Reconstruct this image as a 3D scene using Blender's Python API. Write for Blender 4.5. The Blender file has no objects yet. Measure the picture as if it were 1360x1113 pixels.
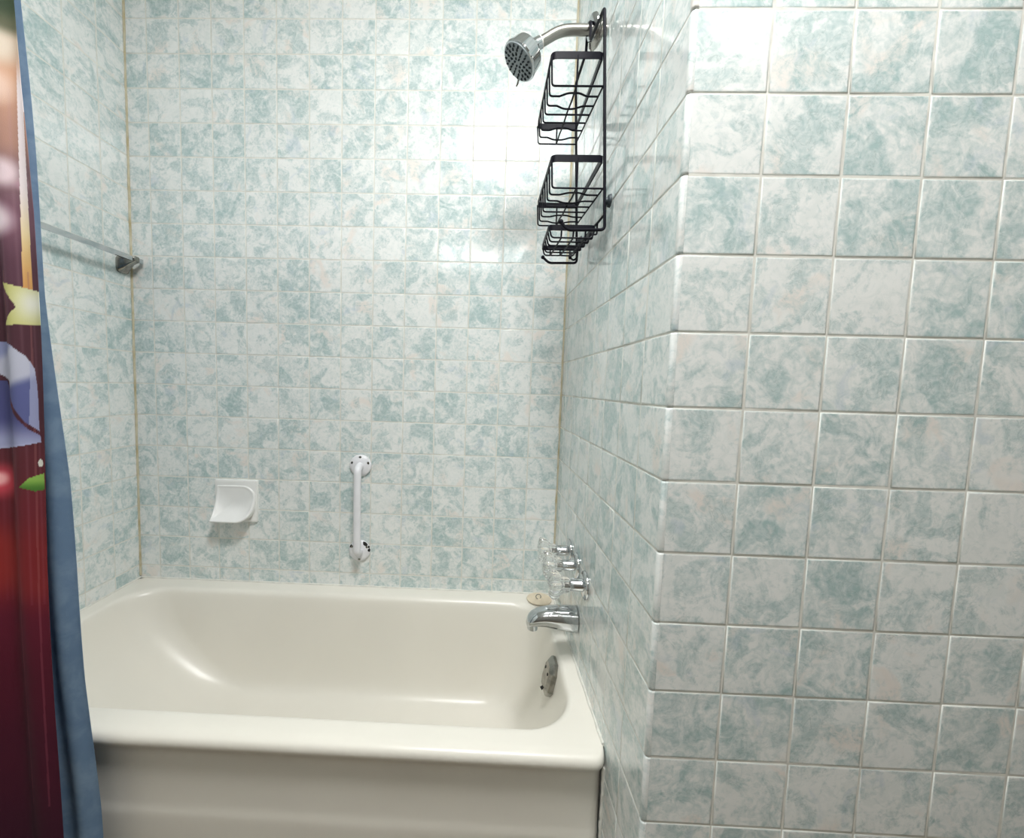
import bpy, math, random
from mathutils import Vector, Matrix
R = math.radians
PI = math.pi
random.seed(7)
scene = bpy.context.scene
col = scene.collection

# ------------------------------------------------------------------ camera, world, exposure
P = 0.11                      # tile pitch (metres)
XL, YB, ZC = -1.5009, 0.8372, 2.62   # left wall, back wall, ceiling
CAM = Vector((-0.2743, -0.6339, 1.1226))
Rm = [[0.9991194602822042, 0.030990706796110733, 0.028282152988670678],
      [0.030523929116079075, -0.07442734418299005, -0.9967591786330254],
      [-0.02878530591662451, 0.9967447750202377, -0.07530776608784853]]
cd = bpy.data.cameras.new('camera')
cam = bpy.data.objects.new('camera', cd)
col.objects.link(cam)
rx, ry, rz = (Vector(r) for r in Rm)
cam.matrix_world = Matrix(((rx.x, -ry.x, -rz.x, CAM.x), (rx.y, -ry.y, -rz.y, CAM.y),
                           (rx.z, -ry.z, -rz.z, CAM.z), (0, 0, 0, 1)))
cd.sensor_fit = 'HORIZONTAL'
cd.sensor_width = 36
cd.lens = 564.343 / 1360 * 36
cd.shift_x = (680 - 622.33) / 1360
cd.shift_y = (555.58 - 556.5) / 1360
cd.clip_start = 0.01
scene.camera = cam
w = bpy.data.worlds.new('world')
scene.world = w
w.use_nodes = True
w.node_tree.nodes['Background'].inputs[0].default_value = (0.8, 0.9, 1, 1)
w.node_tree.nodes['Background'].inputs[1].default_value = 0.05
vs = scene.view_settings
vs.view_transform = 'Standard'
vs.look = 'None'
vs.gamma = 1
vs.use_curve_mapping = False
vs.exposure = 0.40
CEIL_LIGHT = 53.0
VANITY_LIGHT = 22.0
LIGHT_COLOR = (1.0, 1.0, 0.99)


# ------------------------------------------------------------------ materials
def lin(c):
    f = lambda v: v / 12.92 if v <= 0.04045 else ((v + 0.055) / 1.055) ** 2.4
    return tuple(f(v / 255) for v in c) + (1,)


def nmat(name):
    m = bpy.data.materials.new(name)
    m.use_nodes = True
    nt = m.node_tree
    return m, nt, nt.nodes['Principled BSDF']


def noise(nt, vec, scale, detail=3, rough=0.5, dist=0.0):
    n = nt.nodes.new('ShaderNodeTexNoise')
    n.inputs['Scale'].default_value = scale
    n.inputs['Detail'].default_value = detail
    n.inputs['Roughness'].default_value = rough
    n.inputs['Distortion'].default_value = dist
    if vec is not None:
        nt.links.new(vec, n.inputs['Vector'])
    return n.outputs['Fac']


def ramp(nt, fac, a, b):
    n = nt.nodes.new('ShaderNodeMapRange')
    n.interpolation_type = 'SMOOTHSTEP'
    nt.links.new(fac, n.inputs[0])
    n.inputs[1].default_value = a
    n.inputs[2].default_value = b
    return n.outputs[0]


def math_(nt, op, a, b=None):
    n = nt.nodes.new('ShaderNodeMath')
    n.operation = op
    for i, v in enumerate((a, b)):
        if v is None:
            continue
        if isinstance(v, (int, float)):
            n.inputs[i].default_value = v
        else:
            nt.links.new(v, n.inputs[i])
    return n.outputs[0]


def mix(nt, fac, a, b):
    n = nt.nodes.new('ShaderNodeMix')
    n.data_type = 'RGBA'
    if isinstance(fac, (int, float)):
        n.inputs[0].default_value = fac
    else:
        nt.links.new(fac, n.inputs[0])
    for i, v in ((6, a), (7, b)):
        if isinstance(v, tuple):
            n.inputs[i].default_value = v
        else:
            nt.links.new(v, n.inputs[i])
    return n.outputs[2]


def objcoord(nt):
    return nt.nodes.new('ShaderNodeTexCoord').outputs['Object']


def bump(nt, b, h, strength, dist=0.01):
    n = nt.nodes.new('ShaderNodeBump')
    n.inputs['Strength'].default_value = strength
    n.inputs['Distance'].default_value = dist
    nt.links.new(h, n.inputs['Height'])
    nt.links.new(n.outputs[0], b.inputs['Normal'])


def simple(name, c, rough=0.5, metal=0.0, mottling=0.06, scale=30, bumps=0.0, c2=None):
    m, nt, b = nmat(name)
    v = objcoord(nt)
    n = noise(nt, v, scale, 4)
    c1 = lin(c)
    d = lin(c2) if c2 else tuple(x * (1 - mottling * 2) for x in c1[:3]) + (1,)
    nt.links.new(mix(nt, ramp(nt, n, .35, .7), c1, d), b.inputs['Base Color'])
    b.inputs['Roughness'].default_value = rough
    b.inputs['Metallic'].default_value = metal
    if bumps:
        bump(nt, b, n, bumps, .002)
    return m


def tile_material():
    m, nt, b = nmat('marbled_tile')
    a = nt.nodes.new('ShaderNodeAttribute')
    a.attribute_name = 'rnd'
    rv = a.outputs['Vector']
    ca = nt.nodes.new('ShaderNodeVectorMath')
    ca.operation = 'MULTIPLY_ADD'
    nt.links.new(rv, ca.inputs[0])
    ca.inputs[1].default_value = (37, 53, 29)
    nt.links.new(objcoord(nt), ca.inputs[2])
    v = ca.outputs[0]
    sx = nt.nodes.new('ShaderNodeSeparateXYZ')
    nt.links.new(rv, sx.inputs[0])
    big = noise(nt, v, 15, 6, .62, .9)
    small = noise(nt, v, 48, 5, .6, 1.6)
    fine = noise(nt, v, 150, 3, .6, .5)
    # amount of blue green: clouds + swirls + a per-tile tint
    amt = ramp(nt, big, .43, .60)
    s = math_(nt, 'MULTIPLY', math_(nt, 'SUBTRACT', small, .5), 1.9)
    t = math_(nt, 'MULTIPLY', math_(nt, 'SUBTRACT', sx.outputs[0], .5), .36)
    f2 = math_(nt, 'MULTIPLY', math_(nt, 'SUBTRACT', fine, .5), .7)
    amt = math_(nt, 'ADD', math_(nt, 'ADD', math_(nt, 'MULTIPLY', amt, .56), s), math_(nt, 'ADD', t, f2))
    cl = nt.nodes.new('ShaderNodeClamp')
    nt.links.new(math_(nt, 'ADD', amt, .05), cl.inputs[0])
    c = mix(nt, cl.outputs[0], lin((235, 237, 235)), lin((168, 192, 192)))
    haze = ramp(nt, noise(nt, v, 34, 7, .68, 1.4), .42, .64)
    c = mix(nt, math_(nt, 'MULTIPLY', haze, .32), c, mix(nt, cl.outputs[0], lin((205, 215, 213)), lin((180, 198, 197))))
    # warm cream clouds
    cream = ramp(nt, noise(nt, v, 11, 3, .5, .6), .57, .70)
    cream = math_(nt, 'MULTIPLY', cream, math_(nt, 'SUBTRACT', 1.0, cl.outputs[0]))
    c = mix(nt, math_(nt, 'MULTIPLY', cream, .65), c, lin((234, 224, 216)))
    blue = ramp(nt, noise(nt, v, 13, 4, .55, .8), .60, .72)
    c = mix(nt, math_(nt, 'MULTIPLY', blue, .35), c, lin((170, 190, 206)))
    # thin dark grey green veins
    vn = noise(nt, v, 26, 5, .6, 1.8)
    vein = math_(nt, 'ABSOLUTE', math_(nt, 'SUBTRACT', vn, .5))
    vein = math_(nt, 'SUBTRACT', 1.0, ramp(nt, vein, 0.0, .025))
    vein = math_(nt, 'MULTIPLY', vein, ramp(nt, big, .44, .6))
    c = mix(nt, math_(nt, 'MULTIPLY', vein, .35), c, lin((140, 164, 162)))
    nt.links.new(c, b.inputs['Base Color'])
    b.inputs['Roughness'].default_value = .11
    b.inputs['IOR'].default_value = 1.5
    b.inputs['Specular IOR Level'].default_value = .42
    bump(nt, b, noise(nt, v, 22, 2, .5, .4), .045, .004)
    return m


M = {}
M['tile'] = tile_material()
M['grout'] = simple('grout', (225, 224, 216), .9, mottling=.08, scale=40)
M['caulk'] = simple('old_caulk', (205, 198, 176), .6, scale=18, c2=(178, 164, 128))
M['tile_edge'] = simple('tile_edge_glaze', (232, 233, 227), .18, mottling=.05, scale=60, c2=(208, 216, 212))
M['enamel'] = simple('cream_enamel', (231, 227, 217), .3, mottling=.012, scale=5)
M['porcelain'] = simple('white_porcelain', (236, 236, 234), .18, mottling=.01)
M['white_paint'] = simple('white_paint', (232, 232, 236), .3, mottling=.02)
M['chip'] = simple('bare_rusty_metal', (26, 24, 24), .8)
M['chrome'] = simple('chrome', (205, 208, 210), .09, 1.0, mottling=.03)
M['worn_chrome'] = simple('worn_chrome', (165, 163, 156), .22, 1.0, mottling=.18, scale=60)
M['satin'] = simple('satin_nickel', (176, 172, 165), .26, 1.0, mottling=.03)
M['black'] = simple('black_coated_wire', (9, 9, 20), .5, mottling=.05)
M['black'].node_tree.nodes['Principled BSDF'].inputs['Specular IOR Level'].default_value = .15
M['nozzle'] = simple('dark_rubber', (38, 48, 54), .6)
M['face'] = simple('grey_plastic', (150, 160, 164), .4)
M['tape'] = simple('thread_tape', (214, 212, 204), .7)
M['rubber'] = simple('beige_rubber', (222, 208, 184), .55, scale=50)
M['paint_wall'] = simple('painted_wall', (138, 135, 128), .85)
M['ceiling'] = simple('ceiling_paint', (225, 225, 220), .9)
M['floor'] = simple('floor_vinyl', (112, 98, 80), .6)
M['liner'] = None


def fabric(name, attr=None, c=None, c2=None, trans=.25):
    m, nt, b = nmat(name)
    v = objcoord(nt)
    if attr:
        a = nt.nodes.new('ShaderNodeAttribute')
        a.attribute_name = attr
        cc = a.outputs['Color']
    else:
        cc = mix(nt, ramp(nt, noise(nt, v, 18, 4, .6, .4), .35, .65), lin(c), lin(c2))
    nt.links.new(cc, b.inputs['Base Color'])
    b.inputs['Roughness'].default_value = .75
    bump(nt, b, noise(nt, v, 900, 2), .25, .001)
    tr = nt.nodes.new('ShaderNodeBsdfTranslucent')
    nt.links.new(cc, tr.inputs[0])
    ms = nt.nodes.new('ShaderNodeMixShader')
    ms.inputs[0].default_value = trans
    nt.links.new(b.outputs[0], ms.inputs[1])
    nt.links.new(tr.outputs[0], ms.inputs[2])
    nt.links.new(ms.outputs[0], nt.nodes['Material Output'].inputs[0])
    return m


M['liner'] = fabric('blue_liner', c=(134, 160, 186), c2=(114, 142, 172), trans=.3)
M['print'] = fabric('printed_polyester', attr='print', trans=.12)


def crystal():
    m, nt, b = nmat('clear_acrylic')
    b.inputs['Base Color'].default_value = (.97, .98, .97, 1)
    b.inputs['Roughness'].default_value = .05
    b.inputs['IOR'].default_value = 1.49
    b.inputs['Transmission Weight'].default_value = .9
    bump(nt, b, noise(nt, objcoord(nt), 60, 2), .1, .002)
    return m


M['crystal'] = crystal()


def glow(name, c, s):
    m, nt, b = nmat(name)
    b.inputs['Base Color'].default_value = (.9, .9, .9, 1)
    b.inputs['Emission Color'].default_value = c + (1,)
    b.inputs['Emission Strength'].default_value = s
    return m


# ------------------------------------------------------------------ mesh helpers
class MB:
    def __init__(s):
        s.v, s.f, s.m = [], [], []
        s.r = []

    def add(s, vs_, fs, mi=0, rnd=(0, 0, 0)):
        o = len(s.v)
        s.v += [tuple(p) for p in vs_]
        for f in fs:
            s.f.append([i + o for i in f])
            s.m.append(mi)
            s.r.append(rnd)

    def weld(s):
        seen, mp, nv = {}, [], []
        for p in s.v:
            k = tuple(round(c, 7) for c in p)
            if k not in seen:
                seen[k] = len(nv)
                nv.append(p)
            mp.append(seen[k])
        s.v = nv
        s.f = [[mp[i] for i in f] for f in s.f]

    def box(s, a, b, mi=0):
        (x0, y0, z0), (x1, y1, z1) = a, b
        s.add([(x0, y0, z0), (x1, y0, z0), (x1, y1, z0), (x0, y1, z0), (x0, y0, z1), (x1, y0, z1), (x1, y1, z1), (x0, y1, z1)],
              [(0, 3, 2, 1), (4, 5, 6, 7), (0, 1, 5, 4), (1, 2, 6, 5), (2, 3, 7, 6), (3, 0, 4, 7)], mi)

    def loft(s, rings, cap0=True, cap1=True, mi=0, closed=False):
        n = len(rings[0])
        vs_ = [p for r in rings for p in r]
        fs = []
        K = len(rings)
        for k in range(K if closed else K - 1):
            a, b = k * n, ((k + 1) % K) * n
            for i in range(n):
                j = (i + 1) % n
                fs.append((a + i, a + j, b + j, b + i))
        if not closed:
            if cap0:
                fs.append(tuple(reversed(range(n))))
            if cap1:
                fs.append(tuple(range((K - 1) * n, K * n)))
        s.add(vs_, fs, mi)

    def tube(s, pts, r, seg=10, closed=False, mi=0, flat=None):
        """round tube along pts; flat=(across, along) makes a strip section; r may be a list"""
        pts = [Vector(p) for p in pts]
        n = len(pts)
        rings = []
        prev = None
        for i, p in enumerate(pts):
            if closed:
                t = (pts[(i + 1) % n] - pts[i - 1])
            elif i == 0:
                t = pts[1] - pts[0]
            elif i == n - 1:
                t = pts[-1] - pts[-2]
            else:
                t = (pts[i + 1] - p).normalized() + (p - pts[i - 1]).normalized()
            t.normalize()
            if flat:
                up = Vector((0, 0, 1))
                u = (up - t * up.dot(t)).normalized()
            elif prev is None:
                h = Vector((0, 0, 1)) if abs(t.z) < .9 else Vector((1, 0, 0))
                u = (h - t * h.dot(t)).normalized()
            else:
                u = (prev - t * prev.dot(t)).normalized()
            prev = u
            v = t.cross(u)
            k = 1.0
            if 0 < i < n - 1 or closed:
                a = (pts[(i + 1) % n] - p).normalized()
                k = 1 / max(.6, a.dot(t))
            rr = r[i] if isinstance(r, (list, tuple)) else r
            if flat:
                hu, hv = flat[0] / 2, flat[1] / 2 * k
                rings.append([p + u * hu + v * hv, p - u * hu + v * hv, p - u * hu - v * hv, p + u * hu - v * hv])
            else:
                rings.append([p + (u * math.cos(q) + v * math.sin(q)) * rr for q in [2 * PI * j / seg for j in range(seg)]])
        s.loft(rings, mi=mi, closed=closed)

    def lathe(s, prof, o, axis, seg=32, mi=0, flute=None):
        """prof = [(distance along axis, radius)]"""
        o = Vector(o)
        a = Vector(axis).normalized()
        h = Vector((0, 0, 1)) if abs(a.z) < .9 else Vector((1, 0, 0))
        u = (h - a * h.dot(a)).normalized()
        v = a.cross(u)
        rings = []
        for i, (d, r) in enumerate(prof):
            ring = []
            for j in range(seg):
                q = 2 * PI * j / seg
                rr = r * (flute(i, q) if flute else 1)
                ring.append(o + a * d + (u * math.cos(q) + v * math.sin(q)) * rr)
            rings.append(ring)
        s.loft(rings, mi=mi)

    def sphere(s, o, r, seg=16, mi=0, sc=(1, 1, 1)):
        o = Vector(o)
        rings = []
        n = seg // 2
        for i in range(1, n):
            t = PI * i / n
            rings.append([o + Vector((r * math.sin(t) * math.cos(2 * PI * j / seg) * sc[0],
                                      r * math.sin(t) * math.sin(2 * PI * j / seg) * sc[1],
                                      r * math.cos(t) * sc[2])) for j in range(seg)])
        rings.reverse()
        s.loft(rings, mi=mi)

    def build(s, name, mats, parent=None, angle=35, smooth=True):
        root = parent
        off = Vector((0, 0, 0))
        while root is not None:
            off += root.location
            root = root.parent
        me = bpy.data.meshes.new(name)
        me.from_pydata([tuple(Vector(p) - off) for p in s.v], [], s.f)
        for mt in (mats if isinstance(mats, (list, tuple)) else [mats]):
            me.materials.append(mt)
        me.polygons.foreach_set('material_index', s.m)
        if any(r != (0, 0, 0) for r in s.r):
            at = me.attributes.new('rnd', 'FLOAT_VECTOR', 'FACE')
            at.data.foreach_set('vector', [c for r in s.r for c in r])
        me.polygons.foreach_set('use_smooth', [smooth] * len(me.polygons))
        if smooth and angle:
            me.set_sharp_from_angle(angle=R(angle))
        me.update()
        ob = bpy.data.objects.new(name, me)
        col.objects.link(ob)
        if parent is not None:
            ob.parent = parent
        return ob


def tag(o, label, cat, group=None):
    o['label'] = label
    o['category'] = cat
    if group:
        o['group'] = group
    return o


def thing(name, loc, label, cat, group=None):
    o = bpy.data.objects.new(name, None)
    o.empty_display_size = .05
    o.location = loc
    col.objects.link(o)
    return tag(o, label, cat, group)


def copy_tree(o, parent=None):
    c = o.copy()
    col.objects.link(c)
    if parent is not None:
        c.parent = parent
    for ch in list(o.children):
        copy_tree(ch, c)
    return c


def struct(o):
    o['kind'] = 'structure'
    return o


def arc(c, u, v, r, a0, a1, n):
    c, u, v = Vector(c), Vector(u), Vector(v)
    return [c + u * (r * math.cos(R(a0 + (a1 - a0) * i / n))) + v * (r * math.sin(R(a0 + (a1 - a0) * i / n))) for i in range(n + 1)]


def fillet(pts, r, n=5):
    """round the inner corners of a polyline"""
    pts = [Vector(p) for p in pts]
    out = [pts[0]]
    for i in range(1, len(pts) - 1):
        p = pts[i]
        a = pts[i - 1] - p
        b = pts[i + 1] - p
        rr = r[i] if isinstance(r, dict) else r
        d = min(rr, a.length * .45, b.length * .45)
        p0, p1 = p + a.normalized() * d, p + b.normalized() * d
        for k in range(n + 1):
            t = k / n
            out.append(p0 * (1 - t) ** 2 + p * 2 * t * (1 - t) + p1 * t * t)
    out.append(pts[-1])
    return out


# ------------------------------------------------------------------ room shell
rows = [i * P for i in range(24)] + [ZC]


def tile_wall(name, O, U, N, us, vs_, back):
    """tiles on the plane through O, U along the wall, N out of the wall into the room"""
    O, U, N = Vector(O), Vector(U), Vector(N)
    V = Vector((0, 0, 1))
    mb = MB()
    G = .0008
    prof = [(G, -.0022), (G + .0005, -.0010), (G + .0016, -.0003), (G + .0036, 0.0)]

    def pt(u, v, d):
        return O + U * u + V * v + N * d
    flip = U.cross(V).dot(N) < 0
    for a in range(len(us) - 1):
        for b in range(len(vs_) - 1):
            u0, u1, v0, v1 = us[a], us[a + 1], vs_[b], vs_[b + 1]
            if min(u1 - u0, v1 - v0) < .014:
                continue
            tx, ty, dz = random.gauss(0, .0034), random.gauss(0, .0034), random.gauss(0, .00012)
            uc, vc = (u0 + u1) / 2, (v0 + v1) / 2
            ring = []
            for ins, d in prof:
                for (p, q) in ((u0 + ins, v0 + ins), (u1 - ins, v0 + ins), (u1 - ins, v1 - ins), (u0 + ins, v1 - ins)):
                    ring.append(pt(p, q, d - .0006 + dz + tx * (p - uc) + ty * (q - vc)))
            fs = []
            for k in range(len(prof) - 1):
                for i in range(4):
                    j = (i + 1) % 4
                    fs.append((k * 4 + i, k * 4 + j, k * 4 + 4 + j, k * 4 + 4 + i))
            k = (len(prof) - 1) * 4
            fs.append((k, k + 1, k + 2, k + 3))
            if flip:
                fs = [tuple(reversed(f)) for f in fs]
            rn = (random.random(), random.random(), random.random())
            mb.add(ring, fs[:8], 2, rn)
            mb.add(ring, fs[8:], 0, rn)
    # mortar bed and wall body behind the tiles
    u0, u1, v0, v1 = us[0], us[-1], vs_[0], vs_[-1]
    q = [pt(u, v, d) for d in (-.0015, -back) for (u, v) in ((u0, v0), (u1, v0), (u1, v1), (u0, v1))]
    fs = [(0, 1, 2, 3), (7, 6, 5, 4), (0, 4, 5, 1), (1, 5, 6, 2), (2, 6, 7, 3), (3, 7, 4, 0)]
    if flip:
        fs = [tuple(reversed(f)) for f in fs]
    mb.add(q, fs, 1, (.5, .5, .5))
    mb.weld()
    ob = mb.build(name, [M['tile'], M['grout'], M['tile_edge']], angle=60)
    wn = ob.modifiers.new('flat_glaze', 'WEIGHTED_NORMAL'); wn.keep_sharp = True; wn.weight = 60
    return struct(ob)


XR, YR = 0.95, -1.75
BN = .005                                   # bullnose radius at the outside corner
aoff = .9717 * P
us = sorted([0.0] + [-(aoff + k * P) for k in range(13)] + [XL])
tile_wall('wall_back', (0, YB, 0), (1, 0, 0), (0, -1, 0), us, rows, .06)
us = sorted([YB] + [.7315 - k * P for k in range(23)] + [YR])
tile_wall('wall_left', (XL, 0, 0), (0, 1, 0), (1, 0, 0), us, rows, .06)
us = [BN] + [.9814 * P + k * P for k in range(7)] + [YB]
tile_wall('wall_right', (0, 0, 0), (0, 1, 0), (-1, 0, 0), us, rows, .05)
us = [BN] + [(.9991 + k) * P for k in range(8)] + [XR]
tile_wall('wall_front', (0, 0, 0), (1, 0, 0), (0, -1, 0), us, rows, .05)
# rounded bullnose edge where those two walls meet
mb = MB()
for b in range(len(rows) - 1):
    z0, z1 = rows[b] + .001, rows[b + 1] - .001
    if z1 - z0 < .02:
        continue
    prof = [(0, BN + .003, 0), (0, BN, 0)] + [(BN - BN * math.cos(R(t)), BN - BN * math.sin(R(t)), 0) for t in (15, 30, 45, 60, 75, 90)] + [(BN + .003, 0, 0)]
    rr = []
    for z, e in ((z0, .0012), (z0 + .0007, .0003), (z0 + .003, -.0002), (z1 - .003, -.0002), (z1 - .0007, .0003), (z1, .0012)):
        rr.append([(x + e, y + e, z) for x, y, _ in prof] + [(.02, .02, z)])
    o = len(mb.v)
    n = len(rr[0])
    fs = []
    for k in range(len(rr) - 1):
        for i in range(n):
            j = (i + 1) % n
            fs.append((k * n + i, k * n + j, (k + 1) * n + j, (k + 1) * n + i))
    mb.add([p for r_ in rr for p in r_], [tuple(reversed(f)) for f in fs], 0, (random.random() * .4, random.random(), random.random()))
mb.add([(.0018, BN, 0), (BN, .0018, 0), (BN, .0018, ZC), (.0018, BN, ZC)], [(0, 1, 2, 3)], 1, (.5, .5, .5))
struct(mb.build('trim_1', [M['tile'], M['grout']], angle=50))


def caulk(name, a, b, r, mt):
    mb = MB()
    a, b = Vector(a), Vector(b)
    pts = [a.lerp(b, i / 40) + Vector((random.gauss(0, .0004), random.gauss(0, .0004), 0)) for i in range(41)]
    mb.tube(pts, [r * random.uniform(.75, 1.15) for _ in pts], 8)
    return struct(mb.build(name, mt))


caulk('trim_2', (-.0006, YB - .0006, .40), (-.0006, YB - .0006, ZC - .02), .0042, M['caulk'])
caulk('trim_3', (XL + .0006, YB - .0006, .40), (XL + .0006, YB - .0006, ZC - .02), .0042, M['caulk'])

caulk('trim_4', (-.0008, .20, .3925), (-.0008, YB - .002, .3925), .0042, M['grout'])
caulk('trim_5', (XL + .002, YB - .0008, .3925), (-.002, YB - .0008, .3925), .0042, M['grout'])
caulk('trim_6', (XL + .0008, .20, .3925), (XL + .0008, YB - .002, .3925), .0042, M['grout'])
caulk('trim_7', (-.0008, .1885, .004), (-.0008, .1885, .352), .0038, M['grout'])
mb = MB(); mb.box((XL - .06, YR - .06, -.06), (XR + .06, YB + .06, 0)); struct(mb.build('floor', M['floor'], smooth=False))
mb = MB(); mb.box((XL - .06, YR - .06, ZC), (XR + .06, YB + .06, ZC + .06)); struct(mb.build('ceiling', M['ceiling'], smooth=False))
mb = MB(); mb.box((XL - .06, YR - .06, 0), (XR + .06, YR, ZC)); struct(mb.build('wall_rear', M['paint_wall'], smooth=False))
mb = MB(); mb.box((XR, YR, 0), (XR + .06, .05, ZC)); struct(mb.build('wall_side', M['paint_wall'], smooth=False))

# ------------------------------------------------------------------ lamps of the room (both out of frame)
t = thing('ceiling_light', (-.22, -.40, ZC), 'round ceiling light in front of the tub', 'ceiling light')
mb = MB(); mb.lathe([(0, .25), (.02, .25), (.025, .245)], (-.22, -.40, ZC), (0, 0, -1)); mb.build('base', M['white_paint'], t)
mb = MB(); mb.lathe([(.025, .24), (.05, .225), (.075, .17), (.088, .07), (.09, .005)], (-.22, -.40, ZC), (0, 0, -1))
mb.build('lamp_shade', glow('lit_dome', LIGHT_COLOR, CEIL_LIGHT), t)
t = thing('vanity_light', (-.30, YR, 2.3), 'wall light bar with round bulbs behind the camera', 'wall light')
mb = MB(); mb.box((-.72, YR, 2.25), (.12, YR + .03, 2.35)); mb.build('back_plate', M['chrome'], t)
for i in range(4):
    x = -.60 + i * .2
    mb = MB(); mb.lathe([(0, .02), (.04, .02)], (x, YR + .03, 2.3), (0, 1, 0), 16)
    s_ = mb.build('socket', M['chrome'], t)
    mb = MB(); mb.sphere((x, YR + .11, 2.3), .05, 20)
    mb.build('bulb', glow('lit_bulb', LIGHT_COLOR, VANITY_LIGHT), s_)


# ------------------------------------------------------------------ bathtub
def rrect(x0, x1, y0, y1, r, z, n=8, ns=6):
    pts = []
    cs = [((x1 - r, y0 + r), -90), ((x1 - r, y1 - r), 0), ((x0 + r, y1 - r), 90), ((x0 + r, y0 + r), 180)]
    for ci, ((cx, cy), a0) in enumerate(cs):
        arcp = [Vector((cx + r * math.cos(R(a0 + 90 * i / n)), cy + r * math.sin(R(a0 + 90 * i / n)), z)) for i in range(n + 1)]
        pts += arcp
        (nx, ny), na = cs[(ci + 1) % 4]
        q = Vector((nx + r * math.cos(R(na)), ny + r * math.sin(R(na)), z))
        for k in range(1, ns):
            pts.append(arcp[-1].lerp(q, k / ns))
    return pts


X0, X1, Y1 = XL + .0012, -.0012, YB - .0012
t = thing('bathtub', (-.75, .5, 0), 'cream enamel alcove bathtub along the tiled back wall', 'bathtub')
outer = [(.1855, 0), (.1845, .10), (.1840, .185), (.1846, .198), (.1868, .212), (.1876, .228), (.1880, .325), (.185, .345), (.176, .354),
         (.1665, .362), (.1630, .372), (.1650, .382), (.1720, .3890), (.186, .3918)]
rings = [rrect(X0, X1, y, Y1, .028, z) for y, z in outer]
rings.append(rrect(X0 + .004, X1 - .004, .196, Y1 - .004, .03, .3920))
inner = [(-1.462, -.034, .226, .783, .115, .3912), (-1.455, -.039, .2325, .777, .118, .3890), (-1.449, -.044, .2385, .770, .12, .3830),
         (-1.444, -.048, .2425, .765, .12, .3720), (-1.430, -.056, .247, .759, .12, .33), (-1.40, -.066, .254, .752, .12, .27), (-1.34, -.083, .264, .745, .12, .20),
         (-1.25, -.108, .278, .735, .12, .125), (-1.18, -.130, .292, .722, .115, .085), (-1.12, -.158, .315, .700, .105, .066),
         (-1.05, -.20, .35, .665, .09, .058), (-.85, -.38, .43, .585, .06, .055)]
rings += [rrect(*a) for a in inner]
mb = MB(); mb.loft(rings, cap0=False)
tub = mb.build('shell', M['enamel'], t, angle=None)
sm = tub.modifiers.new('subdivision', 'SUBSURF'); sm.levels = 1; sm.render_levels = 2
# overflow plate on the drain end wall
o = Vector((-.0615, .485, .335)); ax = Vector((-.97, 0, .24)).normalized()
uu = Vector((0, 1, 0)); vv = uu.cross(ax) * -1
if vv.z < 0:
    vv = -vv


def octo(d, r, k=.55):
    pts = []
    for (p, q) in ((1, -k), (1, k), (k, 1), (-k, 1), (-1, k), (-1, -k), (-k, -1), (k, -1)):
        pts.append(o + ax * d + uu * (p * r * .78) + vv * (q * r))
    return pts


mb = MB(); mb.loft([octo(-.012, .046), octo(.003, .047), octo(.007, .045), octo(.014, .034), octo(.0145, .033)])
op = mb.build('overflow_plate', M['worn_chrome'], t, angle=20); op['label'] = 'faceted chrome plate'
for q in (.016, -.016):
    mb = MB(); mb.lathe([(.0135, .0042), (.0155, .004), (.016, .002)], o + vv * .012 + uu * q, ax, 12); mb.build('screw', M['chip'], op)
mb = MB(); mb.tube([o + ax * .010 - vv * .030 + uu * -.006, o + ax * .018 - vv * .037 + uu * -.008], .0045, 8); mb.build('trip_lever', M['chip'], op)

# ------------------------------------------------------------------ shower arm and head
SY, SZ = .48, 1.998
t = thing('wall_shower', (0, SY, SZ), 'chrome shower head on a bent arm high on the faucet wall', 'shower')
path = [(0.0, SY, SZ), (-.080, SY, SZ), (-.100, SY, SZ - .0015), (-.118, SY, SZ - .007), (-.134, SY, SZ - .016), (-.150, SY - .001, SZ - .0265), (-.1735, SY - .003, SZ - .0400)]
mb = MB(); mb.tube(fillet(path, .012, 3), .0125, 20); arm = mb.build('shower_arm', M['satin'], t)
mb = MB(); mb.lathe([(0, .034), (.003, .035), (.007, .032), (.010, .022), (.0105, .0128)], (-.0165, SY, SZ - .009), (-1, -.36, .10), 32); mb.build('wall_flange', M['satin'], t)
mb = MB(); mb.lathe([(0, .0275), (.003, .029), (.006, .0275), (.008, .020), (.0085, .0128)], (-.0290, SY, SZ + .006), (-1, -.34, -.10), 32); mb.build('sliding_flange', M['chrome'], t)
a = Vector((-.64, -.12, -.76)).normalized()
nb = Vector((-.1735, SY - .003, SZ - .0400))
mb = MB(); mb.tube([Vector((-.1545, SY - .0015, SZ - .0291)), Vector((-.1605, SY - .002, SZ - .0325))], .0137, 18); mb.build('thread_tape', M['tape'], t)
mb = MB(); mb.lathe([(-.020, .0128), (-.019, .0145), (-.004, .0150), (-.002, .0135)], nb, Vector((-.86, -.08, -.50)), 24); mb.build('arm_nut', M['chrome'], t)
mb = MB(); mb.lathe([(-.006, .010), (-.004, .0165), (.006, .0195), (.012, .0195), (.0135, .0170), (.0150, .0185), (.022, .0185), (.024, .017)], nb, a, 12); mb.build('swivel_collar', M['chrome'], t, angle=25)
fc = nb + a * .0535
mb = MB(); mb.lathe([(-.0385, .016), (-.0375, .028), (-.036, .0385), (-.034, .0415), (-.029, .0430), (-.006, .0475), (-.003, .0485), (0, .0475), (.0015, .0450)], fc, a, 40)
body = mb.build('head_body', M['chrome'], t)
mb = MB(); mb.lathe([(.0005, .0448), (.0030, .0440), (.0036, .0425), (.0036, .001)], fc, a, 40); face = mb.build('spray_face', M['face'], t)
h = Vector((0, 0, 1)); fu = (h - a * h.dot(a)).normalized(); fv = a.cross(fu)
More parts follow.
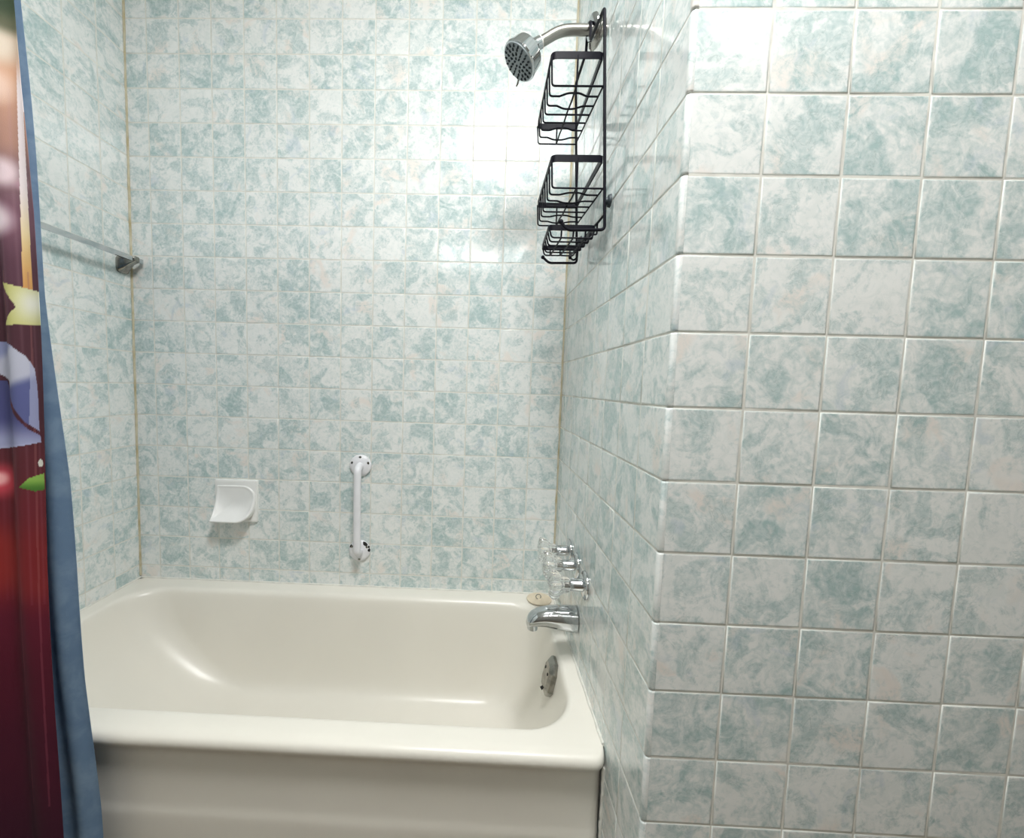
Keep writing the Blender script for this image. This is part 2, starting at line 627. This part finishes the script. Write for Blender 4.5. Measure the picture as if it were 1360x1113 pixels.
for rr_, n_, L_ in ((.010, 6, .0055), (.020, 10, .0075), (.0300, 14, .0075), (.0385, 18, .0075)):
    for k in range(n_):
        q = 2 * PI * (k + (.5 if n_ % 4 else 0)) / n_
        rad = fu * math.cos(q) + fv * math.sin(q)
        c = fc + rad * rr_ + a * .0034
        mb = MB(); mb.tube([c - rad * L_ * .42, c - rad * L_ * .15 + a * .0018, c + rad * L_ * .42 + a * .0005], [.0016, .0023, .0017], 8)
        mb.build('nozzle', M['nozzle'], face)
rad = (-fu * .35 + fv * (.94 if fv.x < 0 else -.94)).normalized()
c = fc + rad * .045
mb = MB(); mb.tube([c, c + rad * .008 + a * .004, c + rad * .013 + a * .010], [.003, .0028, .0018], 8); mb.build('spray_lever', M['chrome'], body)

# ------------------------------------------------------------------ hanging wire caddy
YN, YF = .3365, .613


def xf(z):
    return -.0153 - (z - 1.474) * .0515


def lerp(a_, b_, k):
    return a_ + (b_ - a_) * k


t = thing('shower_caddy', (-.03, .475, 1.474), 'black wire shower caddy hanging from the shower arm', 'shower caddy')
wr = .0035
nb0 = (-.1113, YN, 1.489); nb1 = (-.1117, YF, 1.4945)
path = [nb0, (-.097, YN, 1.4715), (-.0153, YN, 1.4735), (xf(1.93), YN, 1.930), (xf(1.957), .455, 1.9545), (xf(1.96) + .001, .461, 2.002),
        (xf(1.96) + .001, .480, 2.0145), (xf(1.96) + .001, .498, 2.002), (xf(1.96) + .001, .502, 1.962), (xf(1.96), YF, 1.962), (-.0152, YF, 1.4805), (-.094, YF, 1.4790), nb1]
mb = MB(); mb.tube(fillet(path, .010, 5), wr, 10); frame = mb.build('frame', M['black'], t)
for p in (nb0, nb1):
    mb = MB(); mb.sphere(p, .0055, 14); mb.build('hook_ball', M['black'], frame)
zc = 1.535
mb = MB(); mb.lathe([(0, .007), (.004, .008), (.006, .012), (.0115, .014), (.012, .012)], (xf(zc) + .001, YN, zc), (1, 0, 0), 18); mb.build('suction_cup', M['nozzle'], frame)
mb = MB(); mb.lathe([(0, .007), (.004, .008), (.006, .012), (.0115, .014), (.012, .012)], (xf(zc) + .001, YF, zc + .006), (1, 0, 0), 18); mb.build('suction_cup', M['nozzle'], frame)
# inner hook that hangs below the soap shelf
mb = MB(); mb.tube(fillet([(-.020, .585, 1.507), (-.021, .585, 1.487), (-.030, .585, 1.479), (-.040, .585, 1.486)], .006), .0026, 8)
ih = mb.build('hook', M['black'], frame)
mb = MB(); mb.sphere((-.040, .585, 1.4865), .0048, 12); mb.build('hook_ball', M['black'], ih)


def basket(name, yn, yf, xn, xfar, xr_n, xr_f, zn, zf, fn, ff, wires, wave, label):
    """rim strip plus U shaped wires; n = near end, f = far end"""
    rim = fillet([(lerp(xn, xr_n, .5), yn, zn), (xn, yn, zn), (xfar, yf, zf), (xr_f, yf, zf), (xr_n, yn, zn)], {1: .013, 2: .013, 3: .006})
    rim = [Vector(((xn + xr_n) / 2, yn, zn))] + rim[1:-1] + [Vector((xr_n - .004, yn + .003, zn)), Vector((xr_n - .010, yn, zn))]
    b_ = MB(); b_.tube(rim, 0, closed=True, flat=(.0145, .0022))
    ob = b_.build(name, M['black'], t, angle=30)
    n = wires
    for k in range(n):
        s_ = k / (n - 1)
        y, z, fz = lerp(yn, yf, s_), lerp(zn, zf, s_), lerp(fn, ff, s_)
        xl, xr_ = lerp(xn, xfar, s_), lerp(xr_n, xr_f, s_)
        pts = [(xl, y, z), (xl + .003, y, fz), (xl + .02, y, fz)]
        if wave and k in wave:
            w_ = wave[k]
            m_ = (xl + xr_) / 2
            pts += [(m_ - .030, y, fz), (m_ - .012, y + w_, fz), (m_ + .012, y + w_, fz), (m_ + .030, y, fz)]
        pts.append((xr_, y, fz))
        b_ = MB(); b_.tube(fillet(pts, .007, 4), .0021, 8); b_.build('wire', M['black'], ob)
    # back rail at floor level, middle floor wire and the two end wires
    b_ = MB(); b_.tube([(xf(fn) - .001, yn, fn + .004), (xr_n, yn + .008, fn), (xr_f, yf - .004, ff), (xf(ff) - .001, yf, ff - .004)], .0019, 8); b_.build('back_rail', M['black'], ob)
    xm0, xm1 = (xn + xr_n) / 2, (xfar + xr_f) / 2
    b_ = MB(); b_.tube(fillet([(xm0, yn, zn), (xm0, yn, fn + .001), (xm0, yn + .01, fn + .001)] + [(lerp(xm0, xm1, s_), lerp(yn, yf, s_), lerp(fn, ff, s_) + (.002 if i_ % 2 else -.002)) for i_, s_ in enumerate((.2, .4, .6, .8))] +
                              [(xm1, yf - .01, ff - .001), (xm1, yf, ff - .001), (xm1, yf, zf)], .004, 3), .0021, 8)
    b_.build('middle_wire', M['black'], ob)
    if label:
        ob['label'] = label
    return ob


wv = {1: -.011, 2: .011, 5: -.011, 6: .011}
basket('upper_basket', YN, YF, -.146, -.141, -.0345, -.0335, 1.8345, 1.8500, 1.772, 1.803, 8, wv, None)
basket('lower_basket', YN, YF, -.137, -.1325, -.0240, -.0235, 1.6230, 1.6375, 1.5605, 1.5820, 8, wv, None)
# soap shelf
sn, sf_, zn, zf = .365, .572, 1.487, 1.5075
rim = fillet([(-.080, sn, zn), (-.133, sn, zn), (-.1205, sf_, zf), (-.0265, sf_, zf), (-.0275, sn, zn), (-.079, sn, zn)], .014)
mb = MB(); mb.tube(rim[:-1], 0, closed=True, flat=(.0125, .0022)); sb = mb.build('soap_shelf', M['black'], t, angle=30)
for k in range(6):
    s_ = k / 5
    y, z = lerp(sn + .004, sf_ - .004, s_), lerp(zn, zf, s_)
    xl, xr_ = lerp(-.131, -.119, s_), -.029
    mb = MB(); mb.tube(fillet([(xl, y, z), (xl + .005, y, z - .021), (xr_ - .005, y, z - .021), (xr_, y, z)], .007, 4), .0020, 8); mb.build('wire', M['black'], sb)
for k in range(3):
    x = -.104 + k * .027
    mb = MB(); mb.tube(fillet([(x, sn, zn), (x, sn + .004, zn - .022), (x + .006, sf_ - .004, zf - .022), (x + .006, sf_, zf)], .007, 4), .0020, 8); mb.build('wire', M['black'], sb)
mb = MB(); mb.tube([(xf(1.51), YN, 1.506), (-.0205, .368, 1.5035), (-.0205, .58, 1.520), (xf(1.51), YF, 1.520)], .0026, 8); rail = mb.build('shelf_rail', M['black'], sb)
for k in range(5):
    s_ = (k + .3) / 5
    y = lerp(.37, .575, s_)
    mb = MB(); mb.tube(fillet([(-.0205, y, lerp(1.5035, 1.52, s_)), (-.0205, y, lerp(1.478, 1.497, s_)), (-.029, y, lerp(1.478, 1.497, s_))], .005, 4), .0022, 8); mb.build('wire', M['black'], rail)

# ------------------------------------------------------------------ taps and spout
G = 'crystal handled taps on the faucet wall'
tap = thing('tap', (0, .400, .6365), 'clear fluted tap handle nearest the camera, right above the spout', 'tap', G)
O = (0, .400, .6365)
mb = MB(); mb.lathe([(0, .035), (.002, .0355), (.005, .0345), (.008, .030), (.0095, .024), (.010, .017)], O, (-1, 0, 0), 36); mb.build('escutcheon', M['chrome'], tap)
mb = MB(); mb.lathe([(.009, .0165), (.012, .0150), (.040, .0150), (.041, .0135)], O, (-1, 0, 0), 28); mb.build('stem', M['chrome'], tap)
mb = MB(); mb.lathe([(.041, .0075), (.056, .0075), (.057, .001)], O, (-1, 0, 0), 12); core = mb.build('spindle', M['worn_chrome'], tap)
prof = [(.0412, .008), (.0415, .0150), (.044, .0175), (.058, .0190), (.064, .0230), (.070, .0300), (.078, .0335), (.086, .0330), (.090, .0290), (.0935, .0190), (.0945, .008)]
fl = lambda i, q: 1 + (.10 if 1 < i < 9 else .03) * math.cos(10 * q)
mb = MB(); mb.lathe(prof, O, (-1, 0, 0), 80, flute=fl); mb.build('handle', M['crystal'], tap, angle=40)
for (y, z, lb) in ((.5005, .644, 'clear fluted tap handle between two others on the faucet wall'),
                   (.594, .6475, 'clear fluted tap handle farthest from the camera, nearest the tiled back corner')):
    c = copy_tree(tap)
    c.location = (0, y, z)
    c['label'] = lb

t = thing('tub_spout', (0, .478, .505), 'chrome tub spout on the faucet wall under the three taps', 'tub spout')
sec = [(-.0015, .0350, .0335, .5045), (-.004, .0350, .0335, .5045), (-.030, .0335, .032, .506), (-.060, .0305, .030, .5075), (-.085, .0265, .028, .508), (-.105, .0235, .0265, .5055),
       (-.118, .0205, .0245, .501), (-.127, .0165, .021, .4955), (-.1325, .0105, .015, .4905), (-.1345, .004, .006, .488)]
rings = []
for x, rz_, ry_, zc in sec:
    rings.append([(x, .478 + ry_ * math.cos(q), zc + rz_ * math.sin(q)) for q in [2 * PI * j / 36 for j in range(36)]])
mb = MB(); mb.loft(rings); spb = mb.build('spout_body', M['chrome'], t, angle=50)
nz = []
for z, k in ((.498, 1.0), (.482, 1.0), (.4745, 1.0), (.473, .92)):
    nz.append([(-.1175 + .0145 * k * math.cos(q), .478 + .0175 * k * math.sin(q), z) for q in [2 * PI * j / 28 for j in range(28)]])
mb = MB(); mb.loft(nz); mb.build('outlet', M['chrome'], t)
mb = MB(); mb.lathe([(0, .011), (.0012, .0112), (.0014, .009)], (-.1175, .478, .473), (0, 0, -1), 20); mb.build('aerator', M['chip'], t)

# rubber stopper on the back corner of the tub deck
t = thing('drain_stopper', (-.054, .792, .3918), 'beige rubber drain stopper lying on the back corner of the tub', 'drain stopper')
mb = MB(); mb.lathe([(.0005, .036), (.002, .0415), (.0045, .0425), (.0065, .041), (.0075, .036), (.0080, .012), (.0105, .010), (.0110, .004)], (-.054, .792, .3918), (0, .0, 1), 40); mb.build('disc', M['rubber'], t)
mb = MB(); mb.tube(arc((-.057, .790, .4055), (1, .25, .1), (-.1, .75, .55), .0085, 0, 360, 24)[:-1], .0013, 8, closed=True); mb.build('pull_ring', M['worn_chrome'], t)

# ------------------------------------------------------------------ soap dish
sx0, sx1, sz0, sz1 = -1.2135, -1.0615, .6165, .7675
t = thing('soap_dish', ((sx0 + sx1) / 2, YB, .69), 'white ceramic soap dish fixed to the back wall', 'soap dish')
mb = MB()


def sq(x0, x1, z0, z1, y, r=.004):
    return [Vector((p.x, y, p.y)) for p in rrect(x0, x1, z0, z1, r, 0, 3, 1)]


mb.loft([sq(sx0, sx1, sz0, sz1, YB + .002), sq(sx0, sx1, sz0, sz1, YB - .006), sq(sx0 + .001, sx1 - .001, sz0 + .001, sz1 - .001, YB - .009), sq(sx0 + .005, sx1 - .005, sz0 + .005, sz1 - .005, YB - .0105)])
mb.build('back_plate', M['porcelain'], t)
# scoop: the rim leans out from the plate towards the bottom, the hollow runs back to the plate
bx0, bx1, bz0, bz1 = -1.2000, -1.0700, .6330, .7430


def dpath():
    pts = []
    for (cx, cz, r, a0) in ((bx1 - .042, bz0 + .040, .040, -90), (bx1 - .042, bz1 - .042, .042, 0), (bx0 + .004, bz1 - .004, .004, 90), (bx0 + .004, bz0 + .004, .004, 180)):
        pts += [(cx + r * math.cos(R(a0 + 90 * i / 10)), cz + r * math.sin(R(a0 + 90 * i / 10))) for i in range(11)]
    out = []
    for i in range(len(pts)):
        (x0, z0), (x1, z1) = pts[i], pts[(i + 1) % len(pts)]
        m_ = max(1, int(math.hypot(x1 - x0, z1 - z0) / .006))
        out += [(lerp(x0, x1, k / m_), lerp(z0, z1, k / m_)) for k in range(m_)]
    return out


DP = dpath()
cxx, czz = (bx0 + bx1) / 2 - .006, bz0 + .062


def drim(z):
    t_ = max(0.0, min(1.0, (bz1 - z) / (bz1 - bz0)))
    return .013 + .050 * t_ ** 2.3


rings = []
for ex, dd in ((.0065, None), (.0065, -.0045), (.0050, .0000), (.0010, .0012), (-.0015, .0004)):
    ring = []
    for x, z in DP:
        v_ = Vector((x - cxx, z - czz)); v_ = v_ * (1 + ex / v_.length)
        ring.append((cxx + v_.x, YB - (.009 if dd is None else drim(z) + dd), czz + v_.y))
    rings.append(ring)
for k in (.93, .85, .75, .62, .48, .34, .2, .08):
    ring = []
    for x, z in DP:
        d_ = .0125 + (drim(z) - .0125) * k ** 2.6
        ring.append((lerp(cxx, x, k), YB - d_, lerp(czz, z, k)))
    rings.append(ring)
mb = MB(); mb.loft(rings, cap0=False)
mb.build('tray', M['porcelain'], t, angle=60)

# ------------------------------------------------------------------ grab bar
gx, gz1, gz0 = -.6925, .8335, .5265
t = thing('grab_bar', (gx, YB, .68), 'short white vertical grab bar with round chipped flanges', 'grab bar')
yb = YB - .047
mb = MB(); mb.tube(fillet([(gx, YB - .004, gz1), (gx + .002, yb, gz1 - .004), (gx + .002, yb, gz0 + .004), (gx, YB - .004, gz0)], .034, 8), .0128, 20); mb.build('bar', M['white_paint'], t)
for zf_ in (gz1, gz0):
    mb = MB(); mb.lathe([(0, .0385), (.003, .0385), (.0055, .037), (.009, .030), (.0115, .018), (.012, .013)], (gx, YB - .001, zf_), (0, -1, 0), 36)
    fl_ = mb.build('flange', M['white_paint'], t)
    for q in ((90, 210, 330) if zf_ == gz1 else (150, 30, 270)):
        q = q if zf_ == gz0 else (90 if q == 90 else (160 if q == 210 else 20))
        p = Vector((gx + .0285 * math.cos(R(q)), YB - .0088, zf_ + .0285 * math.sin(R(q))))
        mb = MB(); mb.lathe([(0, .0058), (.0012, .0052), (.0016, .0038)], p, (0, -1, 0), 14); sc_ = mb.build('screw', M['worn_chrome'], fl_)
        mb = MB(); mb.lathe([(.0014, .0022), (.0019, .002)], p, (0, -1, 0), 10); mb.build('screw_slot', M['chip'], fl_)
    if zf_ == gz0:
        for q, rr_, wdt, ln in ((152, .0345, .007, .012), (52, .0330, .010, .019), (6, .0345, .008, .012), (24, .0362, .005, .009)):
            c = Vector((gx + rr_ * math.cos(R(q)), YB - .0067 - (.037 - rr_) * .5, zf_ + rr_ * math.sin(R(q))))
            tt = Vector((-math.sin(R(q)), 0, math.cos(R(q)))); nn = Vector((math.cos(R(q)), .5, math.sin(R(q))))
            ring = lambda d, k: [c + tt * (ln / 2 * k * math.cos(z)) * (1 + .2 * math.sin(3 * z)) + nn * (wdt / 2 * k * math.sin(z)) + Vector((0, d, 0)) for z in [2 * PI * j / 14 for j in range(14)]]
            mb = MB(); mb.loft([ring(.003, 1), ring(-.0004, 1), ring(-.0009, .8)]); mb.build('paint_chip', M['chip'], fl_)

# ------------------------------------------------------------------ towel bar on the left wall
bx, bz = XL + .047, 1.516
t = thing('towel_bar', (XL, .5, bz), 'chrome towel bar on the left wall near the back corner', 'towel bar')
mb = MB(); mb.tube([(bx, .828, bz), (bx, .16, bz)], 0, flat=(.015, .007)); mb.build('bar', M['chrome'], t)
for y in (.797, .19):
    mb = MB()
    def sec_(d, hy, z0, z1):
        return [(XL + d, y + p.x, p.y) for p in rrect(-hy, hy, z0, z1, min(hy, (z1 - z0) / 2) * .55, 0, 4, 1)]
    mb.loft([sec_(0, .024, bz - .046, bz + .008), sec_(.006, .024, bz - .046, bz + .008), sec_(.016, .017, bz - .036, bz + .0085), sec_(.036, .012, bz - .018, bz + .009), sec_(.054, .0105, bz - .010, bz + .0095), sec_(.056, .008, bz - .008, bz + .008)])
    mb.build('bracket', M['worn_chrome'], t)

# ------------------------------------------------------------------ curtain rod, printed curtain, blue liner
RZ, RY = 2.06, .105
t = thing('curtain_rod', (-.75, RY, RZ), 'chrome shower curtain rod across the front of the tub', 'curtain rod')
mb = MB(); mb.tube([(XL + .002, RY, RZ), (-.002, RY, RZ)], .0125, 18); mb.build('rod', M['chrome'], t)
for x, d in ((XL, 1), (0, -1)):
    mb = MB(); mb.lathe([(.001, .030), (.006, .030), (.012, .018), (.013, .0128)], (x, RY, RZ), (d, 0, 0), 24); mb.build('end_flange', M['chrome'], t)


def s01(x):
    x = max(0.0, min(1.0, x))
    return x * x * (3 - 2 * x)


def inpoly(x, z, poly):
    c = False
    n = len(poly)
    for i in range(n):
        (x0, z0), (x1, z1) = poly[i], poly[i - 1]
        if (z0 > z) != (z1 > z) and x < (x1 - x0) * (z - z0) / (z1 - z0) + x0:
            c = not c
    return c


GRAD = [(1.80, (40, 58, 34)), (1.735, (46, 62, 40)), (1.700, (90, 92, 70)), (1.675, (196, 172, 152)), (1.62, (206, 160, 132)), (1.52, (176, 134, 118)), (1.46, (128, 98, 104)),
        (1.39, (122, 84, 100)), (1.30, (92, 56, 72)), (1.20, (78, 40, 52)), (1.05, (72, 30, 42)), (.96, (92, 30, 40)), (.88, (108, 26, 38)), (.80, (126, 26, 32)),
        (.74, (130, 28, 34)), (.66, (96, 6, 38)), (.55, (84, 0, 34)), (.40, (74, 0, 36)), (.20, (60, 0, 36)), (0, (56, 0, 34))]


def mixc(a_, b_, k):
    return tuple(x + (y - x) * k for x, y in zip(a_, b_))


RIB = [(-1.1119, 1.2796), (-1.0896, 1.2386), (-1.1118, 1.2068), (-1.03, 1.209), (-1.03, 1.2655), (-1.0555, 1.2666)]
BOWU = [(-1.22, 1.15), (-1.16, 1.178), (-1.1287, 1.179), (-1.1013, 1.1728), (-1.080, 1.152), (-1.0691, 1.1313), (-1.0665, 1.10), (-1.0655, 1.0646), (-1.066, 1.04), (-1.0655, 1.020),
        (-1.085, 1.036), (-1.105, 1.070), (-1.125, 1.108), (-1.16, 1.13)]
BOWL = [(-1.22, 1.10), (-1.135, 1.110), (-1.118, 1.080), (-1.098, 1.045), (-1.080, 1.022), (-1.0640, 1.012), (-1.0635, 1.0005), (-1.09, .994), (-1.1393, .986), (-1.22, .975)]
LEAF = [(-1.0966, .9195), (-1.083, .935), (-1.0717, .940), (-1.060, .944), (-1.060, .914), (-1.075, .911)]


def print_color(x, z):
    for i in range(len(GRAD) - 1):
        z1, c1 = GRAD[i]
        z0, c0 = GRAD[i + 1]
        if z >= z0 or i == len(GRAD) - 2:
            c = mixc(c0, c1, s01((z - z0) / (z1 - z0)))
            break
    # woven vertical streaks of the backdrop
    k = .5 + .5 * math.sin(x * 520) * math.sin(x * 191 + 1.3)
    if .7 < z < 1.6:
        c = mixc(c, (176, 140, 150), .16 * k ** 3)
    # blurred lights
    for (cx, cz, r, bc, a_) in ((-1.104, 1.60, .030, (240, 214, 200), .7), (-1.098, 1.665, .030, (226, 216, 200), .7), (-1.098, 1.463, .026, (246, 226, 232), .85), (-1.116, 1.385, .030, (252, 238, 244), .95),
                                (-1.071, 1.445, .012, (226, 180, 196), .5), (-1.146, .926, .032, (206, 70, 84), .95), (-1.150, .930, .014, (250, 190, 190), .9),
                                (-1.16, 1.52, .04, (236, 200, 190), .7), (-1.19, 1.42, .04, (226, 190, 200), .7), (-1.20, 1.25, .03, (150, 100, 110), .6), (-1.16, .78, .06, (160, 44, 34), .5)):
        d = math.hypot(x - cx, z - cz) / r
        c = mixc(c, bc, a_ * s01(1.35 - d) if d < 1.35 else 0)
    # ribbon, white at the top and gold lower down
    if 1.26 < z < 1.66:
        xl = -1.0705 - (1.6239 - z) * .0215
        wd = .0085 + (1.66 - z) * .0105
        if xl - .002 < x < xl + wd:
            rc = mixc((214, 158, 92), (236, 214, 160), s01((z - 1.26) / .12))
            rc = mixc(rc, (240, 228, 230), s01((z - 1.33) / .12))
            c = mixc(c, rc, s01((1.66 - z) / .06))
    for xs in (-1.1065, -1.0720):
        if abs(x - xs - (z - 1.2) * .004) < .0016 and .3 < z < 1.3:
            c = mixc(c, (170, 110, 104), .35)
    if inpoly(x, z, RIB):
        c = mixc((206, 204, 130), (236, 236, 222), s01((x + 1.105) / .035) * s01(1 - abs(z - 1.245) / .05))
    if inpoly(x, z, BOWU):
        e = z - (1.095 + (x + 1.125) * .45)
        c = mixc((92, 98, 150), (196, 198, 216), s01((e + .012) / .02))
        c = mixc(c, (150, 156, 196), s01((e - .055) / .018))
        if x > -1.079 + (z - 1.06) * .04:
            c = mixc(c, (176, 180, 210), .7)
    if inpoly(x, z, BOWL):
        c = mixc((78, 80, 132), (164, 168, 204), s01((1.045 - z) / .05))
        c = mixc(c, (196, 200, 226), .5 * s01((.999 - z + (x + 1.1) * .12) / .008))
    if inpoly(x, z, LEAF):
        c = mixc((70, 120, 40), (146, 188, 84), s01((z - .914) / .02))
    if math.hypot((x + 1.0655) / .004, (z - .9625) / .007) < 1:
        c = (226, 226, 216)
    return c


def cloth(name, mt, x0, xr, y0, z0, z1, fold, th, nx, nz, label, cat, colour=None):
    """hanging sheet with thickness; xr(z) is its free edge, fold(x, z) its depth offset"""
    vs_, fs, cols = [], [], []
    for j in range(nz + 1):
        z = lerp(z0, z1, j / nz)
        for i in range(nx + 1):
            s_ = 1 - (1 - i / nx) ** 1.7
            x = lerp(x0, xr(z), s_)
            vs_.append((x, y0 + fold(x, z), z))
            if colour:
                cols.append(lin(colour(x, z)))
    n = nx + 1
    for j in range(nz):
        for i in range(nx):
            fs.append((j * n + i, j * n + i + 1, (j + 1) * n + i + 1, (j + 1) * n + i))
    mb_ = MB(); mb_.add(vs_, fs)
    ob = mb_.build(name, mt, angle=None)
    if colour:
        at = ob.data.color_attributes.new('print', 'FLOAT_COLOR', 'POINT')
        at.data.foreach_set('color', [c for q in cols for c in q])
    md = ob.modifiers.new('thickness', 'SOLIDIFY'); md.thickness = th; md.offset = 0
    return tag(ob, label, cat)


def edge(tab):
    def f(z):
        for (za, xa_), (zb, xb_) in zip(tab, tab[1:]):
            if z >= zb:
                return lerp(xb_, xa_, max(0, min(1.2, (z - zb) / (za - zb))))
        return tab[-1][1]
    return f


XE = edge([(2.02, -1.079), (1.74, -1.0725), (1.60, -1.0650), (1.50, -1.0575), (1.40, -1.0525), (1.25, -1.0530), (1.19, -1.0540), (.98, -1.0582), (.775, -1.0605), (.50, -1.0598), (.24, -1.0568), (.05, -1.056)])
cloth('shower_curtain', M['print'], XL + .03, XE, .097, .05, 2.035,
      lambda x, z: .012 * math.sin((x + 1.062) * 60) * s01((-1.075 - x) / .06) + .0035 * math.sin((x + 1.062) * 95 + z * 1.5) + .002 * math.sin(z * 7),
      .0008, 210, 1000, 'dark red printed shower curtain with ribbons and bows at the left', 'shower curtain', print_color)
LE = edge([(2.02, -1.098), (1.765, -1.0905), (1.632, -1.0835), (1.515, -1.0790), (1.403, -1.0755), (1.261, -1.0715), (1.193, -1.0665), (1.033, -1.0545), (.924, -1.0458), (.75, -1.0385), (.68, -1.0360), (.527, -1.0305), (.422, -1.0235), (.264, -1.0120), (.202, -1.0093), (.06, -1.005)])
cloth('curtain_liner', M['liner'], XL + .03, LE, .127, .06, 2.035,
      lambda x, z: (.0065) * math.sin((x - LE(z)) * 95 + .9 + .6 * math.sin(z * 3)) * (1 - .3 * s01(z / 2)) + .002 * math.sin(z * 11 + x * 20),
      .0008, 120, 260, 'plain blue curtain liner behind the printed shower curtain', 'curtain liner')
for k in range(6):
    x = -1.09 - k * .072
    mb = MB(); mb.tube(arc((x, RY, RZ - .008), (0, 1, 0), (0, 0, 1), .0245, 0, 360, 28)[:-1], .0018, 8, closed=True)
    ob = mb.build('curtain_ring', M['chrome'])
    tag(ob, 'chrome ring holding the curtain to the rod above the frame', 'curtain ring', 'rings on the curtain rod')
